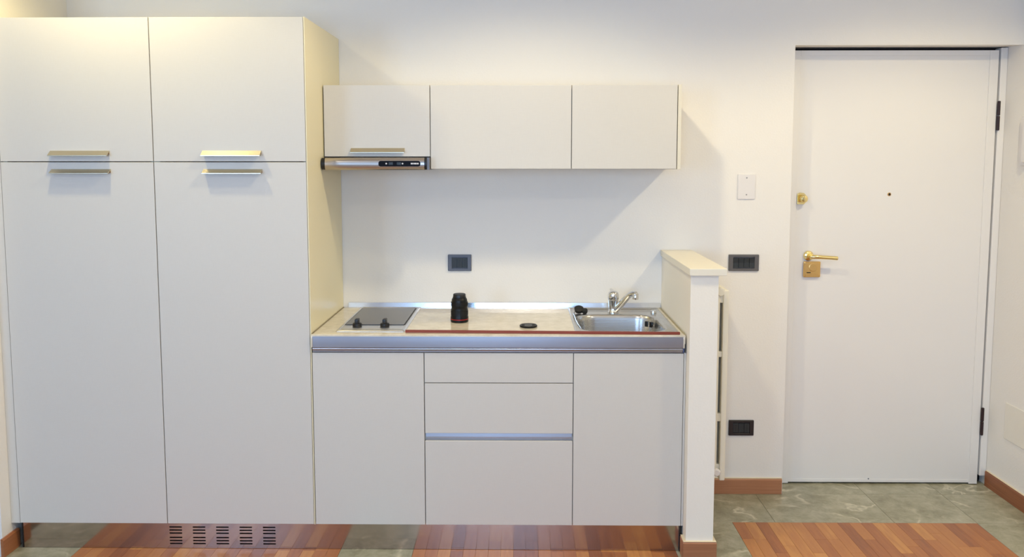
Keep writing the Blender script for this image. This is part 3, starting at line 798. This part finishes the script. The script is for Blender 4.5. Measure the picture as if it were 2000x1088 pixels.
# ------------------------------------------------------------------ sockets, switches and plates
def framed(name, label, cat, x0, x1, z0, z1, fmat, mods, inset, thick=0.009, y=0.0):
    t = thing(name, label, cat, ((x0+x1)/2, y, (z0+z1)/2))
    ix0, ix1, iz0, iz1 = x0+inset[0], x1-inset[0], z0+inset[1], z1-inset[1]
    b = nb()
    cx, cz = (x0+x1)/2, (z0+z1)/2; hx, hz = (x1-x0)/2, (z1-z0)/2
    def rr(hx_, hz_, yy, r): return [(x, yy, z) for x, z in rrect(cx, cz, hx_, hz_, r, 4)]
    ihx, ihz = (ix1-ix0)/2, (iz1-iz0)/2
    loops(b, [rr(hx, hz, y-0.0003, 0.003), rr(hx, hz, y-thick+0.002, 0.003), rr(hx-.002, hz-.002, y-thick, 0.003), rr(ihx+.001, ihz+.001, y-thick, 0.002), rr(ihx, ihz, y-thick+0.001, 0.001), rr(ihx, ihz, y-0.003, 0.001)], True, False)
    bmesh.ops.recalc_face_normals(b, faces=b.faces)
    obj('cover_frame', b, fmat, t)
    n = len(mods); w = (ix1-ix0)/n
    for i, kind in enumerate(mods):
        a0, a1 = ix0+i*w+0.0008, ix0+(i+1)*w-0.0008
        b = nb()
        if kind == 'rocker':
            zm = (iz0+iz1)/2
            prism_x(b, [(y-0.003, iz0+.004), (y-0.0088, iz0+.004), (y-0.0070, zm), (y-0.0100, iz1-.005), (y-0.003, iz1-.005)], a0, a1); obj('rocker', b, MODULE, t, smooth=False)
        else:
            box(b, a0, a1, y-0.0072, y-0.003, iz0+.004, iz1-.004, 0.0005); m = obj('module', b, MODULE, t)
            if kind == 'socket':
                for dz in (-0.011, 0.0, 0.011):
                    b = nb(); lathe(b, [(0.0026, 0.0), (0.0026, 0.0006)], ((a0+a1)/2, y-0.0070, (z0+z1)/2+dz), 'Y', 14); obj('pin_hole', b, BLACK, m)
    return t
framed('wall_socket', 'dark grey-blue socket plate on the wall above the worktop', 'socket', 0.4955, 0.6058, 1.0746, 1.152, GREYPL, ['blank', 'socket', 'socket'], (0.0185, 0.0115))
framed('light_switch', 'dark grey rocker switch plate right of the half-height wall, by the door', 'switch', 1.809, 1.9496, 1.0766, 1.1537, simple('grey_plate', (98, 96, 98), 0.45), ['rocker']*4, (0.0205, 0.0115))
framed('wall_socket', 'black socket plate low on the wall beside the radiator', 'socket', 1.8277, 1.9463, 0.2862, 0.3609, SOCKDARK, ['socket', 'blank', 'socket'], (0.020, 0.0115))
t = thing('blank_plate', 'white blank cover plate with two screws, high on the wall by the door', 'cover plate', (1.8835, 0, 1.4706))
b = nb(); box(b, 1.843, 1.924, -0.0060, -0.0003, 1.4125, 1.5288, 0.002); p_ = obj('cover', b, WHITEPL, t)
for z in (1.4335, 1.5115):
    b = nb(); lathe(b, [(0.0034, 0), (0.0034, 0.0006), (0.0020, 0.0009)], (1.8835, -0.0060, z), 'Y', 14); obj('screw', b, simple('dull_screw', (170, 168, 166), 0.4, 0.8), t)

# on the right wall, cut by the picture's edge
t = thing('intercom', 'white wall intercom unit on the right wall, cut by the picture edge', 'intercom', (XR, -0.06, 1.68))
b = nb()
def yz(g, x): return [(x, y, z) for y, z in rrect(-0.074, 1.680, 0.046-g, 0.113-g, 0.020-g, 6)]
loops(b, [yz(0, XR-0.0003), yz(0, XR-0.010), yz(0.005, XR-0.014)], True, True); bmesh.ops.recalc_face_normals(b, faces=b.faces); base = obj('housing', b, WHITEPL, t)
b = nb()
def yz2(g, x): return [(x, y, z) for y, z in rrect(-0.085, 1.680, 0.018-g, 0.098-g, 0.012-g, 6)]
loops(b, [yz2(0, XR-0.0135), yz2(0, XR-0.024), yz2(0.003, XR-0.028)], True, True); bmesh.ops.recalc_face_normals(b, faces=b.faces); obj('handset', b, WHITEPL, t)
t = thing('electrical_panel', 'cream painted cover panel low on the right wall, above the skirting', 'panel', (XR, -0.17, 0.37))
b = nb(); box(b, XR-0.0045, XR-0.0003, -0.33, -0.018, 0.2825, 0.4555, 0.0015); obj('cover', b, simple('panel_paint', (240, 235, 224), 0.5), t)

# ------------------------------------------------------------------ radiator behind the half-height wall
t = thing('radiator', 'cream column radiator fixed to the far side of the half-height wall', 'radiator', (1.68, -0.2, 0.19))
def rsec(y1):
    y0 = y1 - 0.050; b = nb()
    box(b, 1.630, 1.6985, y0+0.006, y1-0.006, 0.215, 1.030, 0.006)
    box(b, 1.7105, 1.7340, y0, y1, 0.190, 1.036, 0.005)
    for z0, z1 in ((0.979, 1.026), (0.7405, 0.766), (0.4545, 0.4900), (0.215, 0.262)):
        box(b, 1.690, 1.716, y0+0.010, y1-0.010, z0, z1, 0.003)
    bb = nb(); lathe(bb, [(0.0165, -0.024), (0.019, -0.018), (0.019, 0.018), (0.0165, 0.024)], (1.700, (y0+y1)/2, 1.028), 'Y', 20); merge(b, bb)
    return b
for k_ in range(5): obj('section', rsec(-0.27+k_*0.055), RADP, t)
b = nb(); lathe(b, [(0.010, 0.0), (0.017, 0.003), (0.017, 0.016), (0.012, 0.022)], (1.695, -0.316, 0.232), 'Y', 24); obj('end_plug', b, WHITEPL, t)
for z in (0.30, 0.94):
    b = nb(); box(b, HR+0.0002, 1.634, -0.20, -0.17, z, z+0.02); obj('bracket', b, RADP, t)
